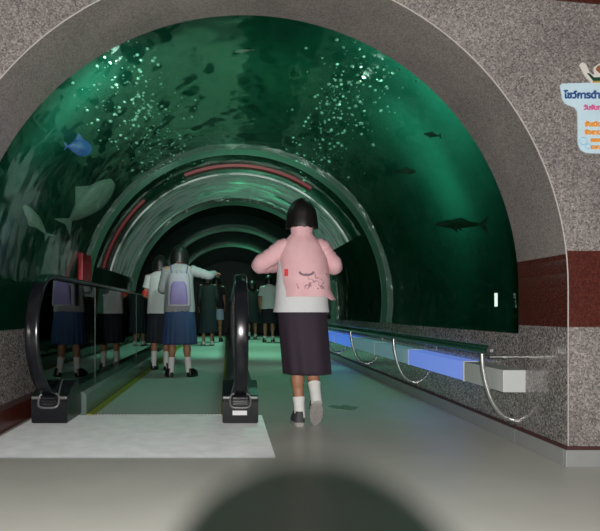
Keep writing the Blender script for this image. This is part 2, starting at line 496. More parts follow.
def balustrade(xc, x_in, x_out, label):
    t = empty('walkway_balustrade', (xc, 4.2, .012), label, 'balustrade', 'balustrades of the moving walkway')
    prof = spline([(0, 4.06, .20), (0, 3.93, .235), (0, 3.78, .33), (0, 3.675, .47), (0, 3.64, .62), (0, 3.675, .79), (0, 3.78, .92), (0, 3.93, .982), (0, 4.15, .99)], 6)
    prof += [Vector((0, y, .99)) for y in (6, 9, 13, YE-.3)]
    # flat oval rubber rail swept along the profile
    bm = bmesh.new(); rings = []
    for i, p in enumerate(prof):
        a = prof[max(0, i-1)]; b = prof[min(len(prof)-1, i+1)]
        tt = (b-a).normalized(); nn = Vector((1, 0, 0)).cross(tt)
        q = []
        for k in range(16):
            an = 2*PI*k/16
            cx = abs(math.cos(an))**.55*math.copysign(1, math.cos(an)); sx = abs(math.sin(an))**.55*math.copysign(1, math.sin(an))
            q.append(Vector((xc+cx*.043, 0, 0))+p+nn*sx*.018)
        rings.append(q)
    loft(bm, rings)
    build('rubber_handrail', bm, M['black_rubber'], t, smooth=True)
    # glass panels, the first with a rounded nose
    inner = []
    for i, p in enumerate(prof[4:-4]):
        j = i+4
        tt = (prof[j+1]-prof[j-1]).normalized(); nn = Vector((1, 0, 0)).cross(tt)
        q = p - nn*(.022 if nn.y < 0 or nn.z > 0 else -.022)
        inner.append((q.y, q.z))
    bm = bmesh.new(); prism_x(bm, inner+[(5.34, .968), (5.34, .168), (4.2, .168)], xc-.006, xc+.006)
    build('glass_panel', bm, M['glass'], t)
    y = 5.36
    while y < YE-2:
        bm = bmesh.new(); box(bm, xc-.006, xc+.006, y, y+2.38, .168, .968)
        build('glass_panel', bm, M['glass'], t)
        bm = bmesh.new(); box(bm, xc-.008, xc+.008, y-.02, y-.006, .168, .968)
        tag(build('panel_joint', bm, M['grey_trim'], t), 'thin metal joint')
        y += 2.4
    # base casing under the glass
    bm = bmesh.new()
    lo, hi = min(x_in, x_out), max(x_in, x_out)
    pz = [(lo, .0), (lo, .15), (lo+.03, .17), (hi-.03, .17), (hi, .15), (hi, .0)]
    prism(bm, pz, 4.385, YE-.2)
    build('casing', bm, M['skirt_panel'], t)
    # pedestal at the nose
    pw = .12
    bm = bmesh.new()
    prism_x(bm, [(3.995, .012), (3.985, .16), (4.01, .195), (4.10, .235), (4.23, .275), (4.30, .262), (4.384, .17), (4.384, .012)], xc-pw, xc+pw)
    bmesh.ops.bevel(bm, geom=[e for e in bm.edges], offset=.006, segments=2, affect='EDGES')
    ped = build('pedestal', bm, M['black_plastic'], t)
    bm = bmesh.new()
    loop = []
    for k in range(28):
        an = 2*PI*k/28
        cx = abs(math.cos(an))**.5*math.copysign(1, math.cos(an)); sz = abs(math.sin(an))**.6*math.copysign(1, math.sin(an))
        loop.append(Vector((xc+cx*.068, 3.983+sz*.022+.0, .165+sz*.045)))
    tube(bm, loop+[loop[0]], .008, 8, caps=False)
    tag(build('inlet_collar', bm, M['grey_trim'], ped, smooth=True), 'grey metal collar')
    bm = bmesh.new()
    for k in range(3): box(bm, xc-.05, xc+.05, 3.972+k*.004, 3.99, .138+k*.018, .150+k*.018)
    build('brush', bm, M['black_rubber'], ped)
    bm = bmesh.new()
    pass
    bm.free()
    for s in (-1, 1):
        bm = bmesh.new(); box(bm, xc+s*.088-.03, xc+s*.088+.03, 3.985, 4.02, .172, .192, .006)
        build('trim_cap', bm, M['grey_trim'], ped)
    bm = bmesh.new(); tube(bm, [(xc+.06, 4.0, .20), (xc+.045, 4.10, .245), (xc+.03, 4.2, .28)], .006, 6)
    tube(bm, [(xc-.06, 4.0, .20), (xc-.045, 4.10, .245), (xc-.03, 4.2, .28)], .006, 6)
    build('trim_rod', bm, M['grey_trim'], ped)
    return ped
balustrade(-1.19, -1.035, -1.33, 'left black balustrade with glass panels mirroring the students')
p2 = balustrade(.082, -.02, .21, 'right black balustrade seen end on, white sticker on its base')
bm = bmesh.new(); box(bm, .082-.052, .082+.044, 3.985, 3.9905, .068, .098)
tag(build('sticker', bm, M['white_label'], p2), 'small white sticker')

# ------------------------------------------------------------------ floor mark, red panel, glowing glint strip
bm = bmesh.new()
for q in range(2):
    cx, cy, rx, ry = ((.85, 4.74, .05, .09), (.935, 4.70, .075, .12))[q]
    a = [Vector((cx+rx*math.cos(2*PI*k/32)*(1+.18*math.sin(5*2*PI*k/32+q)), cy+ry*math.sin(2*PI*k/32)*(1+.15*math.cos(4*2*PI*k/32)), .0)) for k in range(32)]
    b = [p+Vector((0, 0, .003+.001*q)) for p in a]
    loft(bm, [a, b])
tag(build('floor_sticker', bm, mat('dark_green_sticker', (.20, .28, .23), .5, var=.8, vscale=25)), 'worn dark green sticker on the floor right of the girl in pink', 'sticker')
bm = bmesh.new(); box(bm, -1.54, -1.49, 6.15, 6.55, .90, 1.36, .01)
t = build('wall_sign', bm, M['red_panel']); tag(t, 'red upright panel behind the left glass balustrade', 'sign')
bm = bmesh.new(); tube(bm, [(1.80, 4.03, .79), (1.80, 4.03, .88)], .010, 10)  # glowing strip added to stand for a highlight on the glass
t = build('glint_strip', bm, mat('glint_glow', (.9, .9, .85), .3, emit=(1, .97, .9), estr=1.3), smooth=True)
tag(t, 'thin white glowing strip made for a glint low on the right acrylic', 'glint')

# ------------------------------------------------------------------ animals in the water, beads for the ripple glints
def polar(a, r, y): return Vector((AX+r*math.cos(R(a)), y, AZ+r*math.sin(R(a))))
def fish(name, p, L, yaw, roll, m, label, deep=.34, thick=.2, pitch=0):
    bm = bmesh.new(); rings = []
    for k in range(13):
        u = k/12
        h = L*deep*.5*(math.sin(PI*min(1, u*.93+.05))**.75)*(1-.35*u)+.006*L
        wd = L*thick*.5*(math.sin(PI*min(1, u*.9+.06))**.8)*(1-.5*u)+.004*L
        rings.append([Vector((L*(.5-u), math.cos(2*PI*j/14)*wd, math.sin(2*PI*j/14)*h)) for j in range(14)])
    loft(bm, rings)
    root = build(name, bm, m, smooth=True, keep=True)
    root.location = p; root.rotation_euler = (R(roll), R(pitch), R(yaw))
    tag(root, label, 'fish')
    b = bmesh.new(); prism(b, [(-L*.44, 0), (-L*.68, L*.2), (-L*.60, 0), (-L*.68, -L*.2)], -.008*L, .008*L)
    build('tail_fin', b, m, root, local=True)
    b = bmesh.new(); prism(b, [(L*.18, L*deep*.38), (-L*.05, L*deep*.72), (-L*.28, L*deep*.22), (0, L*deep*.2)], -.008*L, .008*L)
    build('dorsal_fin', b, m, root, local=True)
    for s in (-1, 1):
        b = bmesh.new(); prism(b, [(L*.2, -L*.03), (-L*.03, -L*.16), (L*.02, -L*.02)], s*thick*L*.42-.006*L, s*thick*L*.42+.006*L)
        build('side_fin', b, m, root, local=True)
    return root
def stingray(name, p, W, rot, m, label, cat='stingray'):
    bm = bmesh.new(); n = 32
    prof = lambda t: (abs(math.cos(t))**1.15+abs(math.sin(t))**1.15)**(-1/1.15)*(1-.10*math.sin(2*t)**2*(1 if math.sin(t) < 0 else .2))
    for s in (1, -1):
        rings = []
        for q in range(7):
            f = 1-q/6.5
            h = W*.07*math.sqrt(max(0, 1-f*f))
            rings.append([Vector((W*.5*f*prof(2*PI*k/n)*math.cos(2*PI*k/n), W*.36*f*prof(2*PI*k/n)*math.sin(2*PI*k/n), s*h)) for k in range(n)])
        loft(bm, rings, False, True)
    bmesh.ops.remove_doubles(bm, verts=bm.verts, dist=1e-5)
    root = build(name, bm, m, smooth=True, keep=True)
    root.location = p
    if len(rot) == 3: root.rotation_euler = [R(a) for a in rot]
    if len(rot) == 2:
        zz = Vector(rot[0]).normalized(); yy = Vector(rot[1]); yy = (yy-zz*yy.dot(zz)).normalized()
        root.rotation_euler = Matrix((yy.cross(zz), yy, zz)).transposed().to_euler()
    tag(root, label, cat)
    b = bmesh.new(); tube(b, spline([(0, -W*.32, .0), (W*.03, -W*.7, .0), (-W*.02, -W*1.05, .01)], 5), [W*.035-(W*.03)*k/10 for k in range(11)], 8)
    build('tail', b, m, root, local=True, smooth=True)
    return root
f_ = fish('reef_fish', polar(145, 2.16, 7.4), .72, 14, 22, M['ray_skin'], 'large pale grey fish nosing upward close to the left side of the tunnel', .50, .22, pitch=-44)
fish('reef_fish', polar(158.5, 2.17, 6.0), .34, 20, 30, M['ray_skin'], 'small dim grey fish low on the left, below the large pale one', .42, .2, pitch=-128)
stingray('stingray', polar(93, 2.05, 7.6), .75, (8, 0, 80), M['dark_fish'], 'dark ray passing overhead above the red ring')
fish('reef_fish', polar(136, 2.18, 6.0), .24, 25, 0, M['blue_fish'], 'blue fish in the green water upper left', .85)
fish('reef_fish', polar(89, 2.05, 5.0), .14, 165, 70, M['silver_fish'], 'little silver fish high above the middle of the tunnel', .3)
fish('reef_fish', polar(37, 2.2, 6.2), .20, 10, 20, M['dark_fish'], 'dark fish at mid height in the right water')
fish('reef_fish', polar(40, 2.1, 5.0), .15, 200, 10, M['dark_fish'], 'dark fish near the stone arch on the right', .3)
fish('reef_fish', polar(19, 2.75, 7.0), .55, 185, 0, M['dark_fish'], 'long dark fish low in the right water', .2)

bm = bmesh.new()  # pale beads standing in for ripple reflections on the acrylic
rnd = random.Random(3)
for a0_, n_, sd in ((119, 420, 5.5), (60, 380, 5.0)):
    for k in range(n_):
        y = rnd.triangular(4.3, 10.5, 5.2)
        p = polar(rnd.gauss(a0_-(y-5)*1.2*(1 if a0_ > 100 else -.2), sd), rnd.uniform(1.78, 2.6), y)
        r = rnd.choice((.004, .005, .006, .008, .012, .015))
        b2 = bmesh.new(); bmesh.ops.create_icosphere(b2, subdivisions=1, radius=r)
        for v in b2.verts: v.co.x *= rnd.uniform(.7, 1.6)
        merge(bm, b2, Matrix.Translation(p))
tag(build('glint_beads', bm, M['glint_bead'], keep=True, smooth=True), 'scattered pale beads made for the ripple glints above the tunnel', 'glint_beads', kind='stuff')

# ------------------------------------------------------------------ the cut-out sign on the right pillar
def px(x, y, Y): return ((x-228)*Y/600, .76+(311-y)*Y/600)
FONT = None
fp = os.path.join(bpy.utils.resource_path('LOCAL'), 'datafiles', 'fonts', 'NotoSansThai-VariableFont_wdth,wght.woff2')
try: FONT = bpy.data.fonts.load(fp)
except Exception: FONT = None
def text(s, x, z, size, y, m, name, parent, extr=.0012, offset=0.0):
    cu = bpy.data.curves.new('t', 'FONT'); cu.body = s; cu.size = size; cu.extrude = .0003; cu.bevel_depth = offset or .0014; cu.bevel_resolution = 0; cu.resolution_u = 4
    if FONT: cu.font = FONT
    o = bpy.data.objects.new('t', cu); COL.objects.link(o)
    bpy.context.view_layer.update()
    me = bpy.data.meshes.new_from_object(o.evaluated_get(bpy.context.evaluated_depsgraph_get()))
    bpy.data.objects.remove(o)
    b = bmesh.new(); b.from_mesh(me); bpy.data.meshes.remove(me)
    bmesh.ops.transform(b, matrix=Matrix.Translation((x, y, z)) @ Matrix.Rotation(PI/2, 4, 'X'), verts=b.verts)
    for f in b.faces: f.material_index = 0
    return build(name, b, m, parent)
YS = YF-.006
sg = empty('sign', (1.85, YF, 1.52), 'pale blue cut-out sign with Thai lettering on the right pillar', 'sign')
def rnd_poly(pts, r, seg=6):
    out = []
    n = len(pts)
    for i in range(n):
        p = Vector((*pts[i], 0)); a = Vector((*pts[i-1], 0)); b = Vector((*pts[(i+1) % n], 0))
        rr = r[i] if isinstance(r, list) else r
        d1 = (a-p).normalized(); d2 = (b-p).normalized()
        s = p+d1*rr; e = p+d2*rr
        for k in range(seg+1):
            t = k/seg
            q = s*(1-t)**2+p*2*t*(1-t)+e*t*t
            out.append((q.x, q.y))
    return out
pts = [px(*p, YF) for p in ((559, 84), (680, 80), (676, 112), (664, 116), (664, 156), (577.5, 153), (577, 108), (563, 104))]
bm = bmesh.new(); prism(bm, rnd_poly(pts, [.02, .02, .04, .03, .06, .06, .03, .03]), YF-.005, YF)
board = build('board', bm, mat('pale_blue_board', (.50, .66, .74), .5, var=.12, vscale=6), sg)
NAVY = mat('navy_ink', (.015, .06, .22), .5); PINK = mat('pink_ink', (.62, .08, .26), .5); ORG = mat('orange_ink', (.75, .30, .04), .5); SKY = mat('sky_ink', (.30, .55, .70), .5)
X, Z = px(563.5, 98.5, YF); text('โชว์การดำน้ำ', X, Z, .066, YS, NAVY, 'lettering', sg, offset=.0026)
X, Z = px(583, 110, YF); text('วันจันทร์', X, Z, .044, YS, PINK, 'lettering', sg, offset=.0018)
for i, (tx, sz, x, y) in enumerate((('ยังเปิด', .044, 584, 126.6), ('อิงเทป', .044, 584, 134.6), ('รอบเวลา', .036, 590, 142), ('เวลา', .036, 590, 149))):
    X, Z = px(x, y, YF); text(tx, X, Z, sz, YS, ORG, 'lettering', sg, offset=.0024)
bm = bmesh.new()
X, Z = px(582.5, 141.5, YF)
for (dx, dz, r) in ((0, 0, .018), (.022, -.026, .012)):
    lp = [Vector((X+dx+r*math.cos(2*PI*k/20), YS, Z+dz+r*math.sin(2*PI*k/20))) for k in range(21)]
    tube(bm, lp, .0028, 6, caps=False)
build('bubble_motif', bm, SKY, sg)
def flat(name, P, m, y0, y1, r=.006):
    b = bmesh.new(); prism(b, rnd_poly([px(*p, YF) for p in P], r), y0, y1); return build(name, b, m, sg)
cut = mat('white_cutout', (.62, .60, .55), .5)
flat('diver_cutout', [(578.5, 65), (582, 62.5), (585.5, 65), (589, 73), (594, 76), (593, 68), (598, 64), (606, 64), (612, 72), (640, 80), (640, 84), (592, 84), (585, 77)], cut, YF-.006, YF, .008)
flat('flipper_band', [(586, 73.5), (589, 74), (593, 78), (604, 77.5), (604, 81), (592.5, 81.5)], mat('dark_green_ink', (.01, .05, .03), .5), YF-.008, YF-.006, .003)
flat('band_edge', [(591.5, 81.7), (604, 81), (604, 82.6), (592.5, 83.2)], mat('ochre_ink', (.35, .27, .05), .5), YF-.008, YF-.006, .001)
flat('diver_head', [(594.5, 70), (597, 66), (604, 66), (604, 73), (599, 74)], mat('brown_ink', (.26, .10, .05), .5), YF-.008, YF-.006, .008)

# ------------------------------------------------------------------ people
SKIN = mat('skin', (.36, .175, .10), .55, var=.08)
HAIR = mat('black_hair', (.006, .005, .005), .45, bump=.12, bscale=120)
WHITE = mat('white_cotton', (.60, .62, .63), .8, var=.07, vscale=9, bump=.3, bscale=25)
SOCK = mat('white_sock', (.68, .68, .66), .85, var=.05)
BLACKSHOE = mat('black_shoe', (.008, .008, .008), .35)

def hand(bm, w, d, palm_n, side, s):
    """five fingers, slightly curled; w wrist, d direction of the hand, palm_n palm normal"""
    w = Vector(w); d = Vector(d).normalized(); pn = Vector(palm_n); pn = (pn-d*pn.dot(d)).normalized()
    lat = d.cross(pn)*side
    Mx = Matrix((lat, d, pn)).transposed()
    ell(bm, w+d*.045*s, (.034*s, .048*s, .015*s), Mx)
    for k, (off, ln) in enumerate(((-.027, .055), (-.009, .066), (.009, .07), (.027, .062))):
        b = w+d*.078*s+lat*off*s
        m_ = b+d*ln*.5*s+pn*.010*s
        e = m_+(d*.6+pn*.8)*ln*.5*s
        capsule(bm, b, m_, .0088*s, .008*s, 8); capsule(bm, m_, e, .008*s, .007*s, 8)
    b = w+d*.022*s+lat*.028*s; m_ = b+(d*.6+lat*.7+pn*.2)*.035*s; e = m_+(d*.9+pn*.4)*.028*s
    capsule(bm, b, m_, .0115*s, .0095*s, 8); capsule(bm, m_, e, .0095*s, .008*s, 8)

def shoe_M(heel, fwd, up):
    f = Vector(fwd).normalized(); u = Vector(up); u = (u-f*u.dot(f)).normalized(); r = f.cross(u)
    return Matrix.Translation(Vector(heel)) @ Matrix((r, f, u)).transposed().to_4x4()

def shoe(root, Mx, L, mU, mS, strap=None):
    """local frame: y from heel to toe, z up, origin under the heel"""
    out = lambda v: (.030+.012*math.sin(PI*min(1, v*1.15))**1.0+.006*v)*(1-.75*max(0, (v-.78)/.22)**2)*(1-.35*max(0, (.1-v)/.1)**2)*L/.22
    n = 22
    def outline(sc, z, y0=0):
        a = []
        for k in range(n):
            v = .5-.5*math.cos(PI*k/(n-1)); a.append(Vector((out(v)*sc, v*L, z)))
        for k in range(n-2, 0, -1):
            v = .5-.5*math.cos(PI*k/(n-1)); a.append(Vector((-out(v)*sc, v*L, z)))
        return a
    bm = bmesh.new(); loft(bm, [outline(.96, 0), outline(1.04, .004), outline(1.04, .022*L/.22), outline(1.0, .026*L/.22)])
    bmesh.ops.transform(bm, matrix=Mx, verts=bm.verts)
    build('shoe_sole', bm, mS, root, local=True, smooth=False)
    bm = bmesh.new(); rings = []
    for q in range(7):
        u = q/6
        rr = []
        for p in outline(1-.28*u*u, 0):
            v = p.y/L
            top = (.078 if v < .3 else .078-.048*min(1, (v-.3)/.55))*L/.22
            rr.append(Vector((p.x, p.y*(1-.02*u)+.006*u, .022*L/.22+top*u)))
        rings.append(rr)
    loft(bm, rings)
    bmesh.ops.transform(bm, matrix=Mx, verts=bm.verts)
    up = build('shoe', bm, mU, root, local=True, smooth=True)
    if strap:
        bm = bmesh.new()
        for v0 in (.36, .48, .60):
            pts = []
            for k in range(9):
                an = PI*k/8
                v = v0; tz = (.078-.048*min(1, max(0, (v-.3)/.55)))*L/.22
                pts.append(Vector((math.cos(an)*out(v)*.8, v*L+.01*math.sin(an), .03+tz*.97*math.sin(an)**.5)))
            tube(bm, pts, .0035, 6)
        bmesh.ops.transform(bm, matrix=Mx, verts=bm.verts)
        build('laces', bm, strap, up, local=True)
    return up

BASE = dict(head=(0, .012, 1.395), neck=(0, -.005, 1.26), chest=(0, 0, 1.10), belly=(0, 0, .93), pelvis=(0, 0, .80),
            shL=(-.142, -.005, 1.215), shR=(.142, -.005, 1.215), elL=(-.175, -.02, .98), elR=(.175, -.02, .98),
            wrL=(-.175, .05, .77), wrR=(.175, .05, .77), hdL=(0, .1, -1), hdR=(0, .1, -1), pnL=(1, 0, 0), pnR=(-1, 0, 0),
            hipL=(-.072, 0, .76), hipR=(.072, 0, .76), knL=(-.08, .02, .41), knR=(.08, .02, .41), anL=(-.085, -.01, .085), anR=(.085, -.01, .085),
            heelL=(-.087, -.05, 0), heelR=(.087, -.05, 0), ftL=(-.08, 1, 0), ftR=(.08, 1, 0), upL=(0, 0, 1), upR=(0, 0, 1))

def torso_rings(levels, n=48, wob=.006, seed=0):
    rings = []
    for z, cx, cy, rx, ry in levels:
        rings.append([Vector((cx+math.cos(2*PI*k/n)*rx*(1+wob/rx*noise.noise(Vector((math.cos(2*PI*k/n)*2, math.sin(2*PI*k/n)*2+seed, z*7)))*1.0),
                              cy+math.sin(2*PI*k/n)*ry*(1+wob/ry*noise.noise(Vector((math.cos(2*PI*k/n)*2+5, math.sin(2*PI*k/n)*2+seed, z*7)))), z)) for k in range(n)])
    return rings

def person(loc, H, label, J=None, yaw=0, top=None, bottom=None, sock=None, shoes=(BLACKSHOE, BLACKSHOE, None), hair='bob', group=None, voxel=.007, extra=None, lace=None):
    s = H/1.506
    P = {k: Vector(v) for k, v in BASE.items()}
    if J:
        for k, v in J.items(): P[k] = Vector(v)
    root = empty('person', loc, label, 'person', group, rz=yaw)
    root.scale = (s, s, s)
    # body, one continuous skin
    bm = bmesh.new()
    hc = P['head']
    ell(bm, hc+Vector((0, -.006, .012)), (.077, .092, .096)); ell(bm, hc+Vector((0, .026, -.045)), (.058, .062, .066))
    ell(bm, hc+Vector((0, .093, -.02)), (.012, .016, .02)); capsule(bm, hc+Vector((0, .084, .012)), hc+Vector((0, .098, -.024)), .008, .011, 8)
    capsule(bm, hc+Vector((-.02, .080, -.058)), hc+Vector((.02, .080, -.058)), .008, .008, 8)
    for q in (-1, 1):
        ell(bm, hc+Vector((q*.078, -.004, -.012)), (.011, .018, .028))
        ell(bm, hc+Vector((q*.03, .078, .014)), (.014, .010, .008))
    capsule(bm, P['neck']-Vector((0, 0, .03)), hc+Vector((0, -.01, -.05)), .05, .045)
    ell(bm, P['chest']+Vector((0, 0, .04)), (.135, .085, .15)); ell(bm, P['belly'], (.115, .08, .16)); ell(bm, P['pelvis'], (.135, .095, .11))
    capsule(bm, P['shL'], P['shR'], .052, .052)
    for q in 'LR':
        capsule(bm, P['sh'+q], P['el'+q], .042, .033); capsule(bm, P['el'+q], P['wr'+q], .033, .022)
        hand(bm, P['wr'+q], P['hd'+q], P['pn'+q], 1 if q == 'L' else -1, .92)
        capsule(bm, P['hip'+q], P['kn'+q], .075, .048); 
        kn, an = P['kn'+q], P['an'+q]
        capsule(bm, kn, an, .045, .030); md = kn.lerp(an, .3); ell(bm, md+Vector((0, -.012, 0)), (.046, .048, .095))
        h = P['heel'+q]; f = P['ft'+q].normalized(); u = P['up'+q]; u = (u-f*u.dot(f)).normalized()
        capsule(bm, an, h+f*.035+u*.045, .030, .028, 10); capsule(bm, h+f*.035+u*.045, h+f*.16+u*.035, .028, .02, 10)
    tmp = build('tmp', bm, SKIN, keep=True)
    md = tmp.modifiers.new('r', 'REMESH'); md.mode = 'VOXEL'; md.voxel_size = voxel
    md = tmp.modifiers.new('s', 'SMOOTH'); md.factor = .5; md.iterations = 3
    bpy.context.view_layer.update()
    me = bpy.data.meshes.new_from_object(tmp.evaluated_get(bpy.context.evaluated_depsgraph_get()))
    bpy.data.objects.remove(tmp)
    for p in me.polygons: p.use_smooth = True
    if not me.materials: me.materials.append(SKIN)
    b = bpy.data.objects.new('body', me); COL.objects.link(b); b.parent = root
    # hair
    if hair:
        bm = bmesh.new(); rings = []
        zt, zb = hc.z+.116, hc.z-(.088 if hair == 'bob' else .045)
        n = 48
        for q in range(17):
            u = q/16
            z = zt+(zb-zt)*(1-math.cos(PI*u*.5))*1.0 if False else zt+(zb-zt)*u**1.6
            rel = (z-hc.z)
            prof = max(0, 1-max(0, rel/.1165)**2.0)**.56*(1-.10*max(0, rel/.117)) if rel > 0 else 1+(.09*min(1, -rel/.06) if hair == 'bob' else -.12*(-rel/.045))
            rr = []
            for k in range(n):
                t = 2*PI*k/n
                rx, ry = .099*prof, .110*prof
                x, y = math.cos(t)*rx, math.sin(t)*ry-.006
                fr = max(0, math.sin(t))
                if rel < .045 and fr > .45:
                    sc = .80-.1*min(1, (.045-rel)/.05)
                    x *= sc if fr > .6 else .9; y *= sc
                st = .0028*math.sin(k*2.9+z*9)+.0022*math.sin(k*5.1+1.3)
                rr.append(Vector((hc.x+x*(1+st*4), hc.y+y*(1+st*4), z)))
            rings.append(rr)
        for k_, p in enumerate(rings[-1]): p.z += .005*math.sin(k_*1.7)+.004*math.sin(k_*.61)
        rings.append([Vector((hc.x+(p.x-hc.x)*.7, hc.y+(p.y-hc.y)*.7, zb+.006)) for p in rings[-1]])
        loft(bm, rings)
        build('hair', bm, HAIR, root, local=True, smooth=True)
    # bottom
    if bottom:
        if bottom.get('kind', 'skirt') == 'skirt':
            n = 96; rings = []
            z0, z1 = bottom['z']; (c0, r0, d0), (c1, r1, d1) = bottom['waist'], bottom['hem']
            pl = bottom.get('pleats', 14); amp = bottom.get('amp', .06)
            for q in range(15):
                u = q/14
                e = u**.8
                rr = []
                for k in range(n):
                    t = 2*PI*k/n
                    m_ = 1+amp*u*(math.sin(pl*t+.6*math.sin(3*t))*.6+.6*noise.noise(Vector((math.cos(t)*2, math.sin(t)*2, u*1.5))))
                    rr.append(Vector((c0+(c1-c0)*u+math.cos(t)*(r0+(r1-r0)*e)*m_, math.sin(t)*(d0+(d1-d0)*e)*m_, z1+(z0-z1)*u)))
                rings.append(rr)
            bm = bmesh.new(); loft(bm, rings, False, False)
            sk = build('skirt', bm, bottom['m'], root, local=True, smooth=True, solid=.004)
            bm = bmesh.new(); loft(bm, [ring((c0, 0, z1-.028), r0*1.03, d0*1.03, 48), ring((c0, 0, z1+.004), r0*1.02, d0*1.02, 48)], False, False)
            build('waistband', bm, bottom['m'], sk, local=True, smooth=True, solid=.003)
        else:
            bm = bmesh.new(); z1 = bottom['z'][1]; z0 = bottom['z'][0]
            loft(bm, [ring((0, 0, .70), .16, .115), ring((0, 0, .78), .16, .112), ring((0, 0, z1), .14, .10)], True, False)
            for q in 'LR':
                a = P['hip'+q]; bb = P['kn'+q]
                loft(bm, [ring(a.lerp(bb, .0), .086, .10), ring(a.lerp(bb, .35), .09, .10), ring(a.lerp(bb, (a.z-z0)/(a.z-bb.z)), .088, .095)], False, False)
            build('shorts', bm, bottom['m'], root, local=True, smooth=True)
    # top
    if top:
        bm = bmesh.new()
        loft(bm, torso_rings(top['rings'], seed=top.get('seed', 0)), False, False)
        if top.get('sleeve', 0):
            for q in 'LR':
                a, e, w_ = P['sh'+q], P['el'+q], P['wr'+q]
                f = top['sleeve']
                if f <= 1:
                    ps = [a+(a-e)*.10, a, a.lerp(e, .45*f), a.lerp(e, f)]; rs = [.057, .064, .060, .060]
                else:
                    ps = [a+(a-e)*.10, a, a.lerp(e, .5), e, e.lerp(w_, .5*(f-1)), e.lerp(w_, f-1)]; rs = [.057, .064, .057, .050, .045, .034]
                sp = spline(ps, 6); rr = []
                for i in range(len(sp)):
                    x = i/(len(sp)-1)*(len(rs)-1); k0 = min(int(x), len(rs)-2); rr.append(rs[k0]+(rs[k0+1]-rs[k0])*(x-k0)+.002*math.sin(i*1.9))
                tube(bm, sp, rr, 18)
        build(top.get('name', 'shirt'), bm, top['m'], root, local=True, smooth=True)
    # socks, shoes
    for q in 'LR':
        kn, an = P['kn'+q], P['an'+q]
        h = P['heel'+q]; f = P['ft'+q].normalized(); u = P['up'+q]
        if sock:
            m_, hgt = sock
            up = (kn-an).normalized()
            ps = [an-up*.035, an, an+up*hgt*.5, an+up*hgt*.92, an+up*hgt]
            bm = bmesh.new(); tube(bm, ps, [.036, .036, .037, .041, .043], 20)
            build('sock', bm, m_, root, local=True, smooth=True)
        shoe(root, shoe_M(h, f, u), .215, shoes[0], shoes[1], shoes[2])
    return root, P

# --- the girl in pink, mid stride
SKIRT_P = mat('dark_plum_skirt', (.024, .014, .025), .8, var=.15, vscale=12)
SNEAK = mat('dark_grey_canvas', (.05, .052, .055), .7); SOLE = mat('worn_grey_sole', (.33, .315, .30), .7, var=.2, vscale=30, bump=.8, bscale=60); LACE = mat('white_lace', (.6, .6, .58), .7)
J1 = dict(shL=(-.125, -.005, 1.18), shR=(.125, -.005, 1.18), elL=(-.272, .04, 1.068), wrL=(-.10, .21, 1.07), hdL=(.8, .5, .25), pnL=(0, -1, 0), elR=(.215, .03, 1.06), wrR=(.10, .21, 1.10), hdR=(-.7, .5, .3), pnR=(0, -1, 0),
          knL=(-.03, .05, .41), anL=(-.014, .0, .085), heelL=(-.016, -.045, 0), ftL=(-.05, 1, 0), hipR=(.075, 0, .76),
          knR=(.072, .06, .42), anR=(.082, -.085, .195), heelR=(.088, -.105, .165), ftR=(.03, .62, -.78), upR=(0, .78, .62))
girl, PG = person((.49, 3.985, 0), 1.506, 'girl with black bobbed hair in pink jacket and dark skirt, walking away', J1, 0,
    top=dict(m=WHITE, rings=[(.752, -.004, 0, .186, .135), (.80, -.004, 0, .180, .132), (.95, -.002, 0, .165, .118), (1.10, 0, 0, .158, .110), (1.17, 0, 0, .14, .09), (1.22, 0, -.005, .08, .06)], sleeve=0),
    bottom=dict(m=SKIRT_P, z=(.348, .78), waist=(0, .160, .118), hem=(.035, .158, .165), pleats=10, amp=.05),
    sock=(SOCK, .105), shoes=(SNEAK, SOLE, LACE), voxel=.0052)
# pink jacket with line drawings on its back
def jacket_mat():
    m = mat('pink_jacket', (.62, .34, .36), .75)
    nt = m.node_tree; L = nt.links; b = nt.nodes['Principled BSDF']
    tc = nt.nodes.new('ShaderNodeTexCoord'); sx = nt.nodes.new('ShaderNodeSeparateXYZ'); L.new(tc.outputs['Object'], sx.inputs['Vector'])
    nz = nt.nodes.new('ShaderNodeTexNoise'); nz.inputs['Scale'].default_value = 16; nz.inputs['Detail'].default_value = 2; L.new(tc.outputs['Object'], nz.inputs['Vector'])
    s_ = nt.nodes.new('ShaderNodeMath'); s_.operation = 'SUBTRACT'; s_.inputs[1].default_value = .5; L.new(nz.outputs['Fac'], s_.inputs[0])
    ab = nt.nodes.new('ShaderNodeMath'); ab.operation = 'ABSOLUTE'; L.new(s_.outputs[0], ab.inputs[0])
    lt = nt.nodes.new('ShaderNodeMath'); lt.operation = 'LESS_THAN'; lt.inputs[1].default_value = .022; L.new(ab.outputs[0], lt.inputs[0])
    prev = lt
    for ax, op, v in (('Z', 'GREATER_THAN', .90), ('Z', 'LESS_THAN', 1.005), ('Y', 'LESS_THAN', -.04), ('X', 'GREATER_THAN', -.05)):
        c = nt.nodes.new('ShaderNodeMath'); c.operation = op; c.inputs[1].default_value = v; L.new(sx.outputs[ax], c.inputs[0])
        mu = nt.nodes.new('ShaderNodeMath'); mu.operation = 'MULTIPLY'; L.new(prev.outputs[0], mu.inputs[0]); L.new(c.outputs[0], mu.inputs[1]); prev = mu
    n2 = nt.nodes.new('ShaderNodeTexNoise'); n2.inputs['Scale'].default_value = 8; L.new(tc.outputs['Object'], n2.inputs['Vector'])
    rp = ramp_node(nt, [(.3, (.66, .37, .40)), (.7, (.74, .47, .49))]); L.new(n2.outputs['Fac'], rp.inputs['Fac'])
    mx = nt.nodes.new('ShaderNodeMix'); mx.data_type = 'RGBA'; mx.inputs[7].default_value = (.33, .19, .22, 1)
    L.new(prev.outputs[0], mx.inputs[0]); L.new(rp.outputs['Color'], mx.inputs[6]); L.new(mx.outputs[2], b.inputs['Base Color'])
    return m
PINKM = jacket_mat()
bm = bmesh.new()
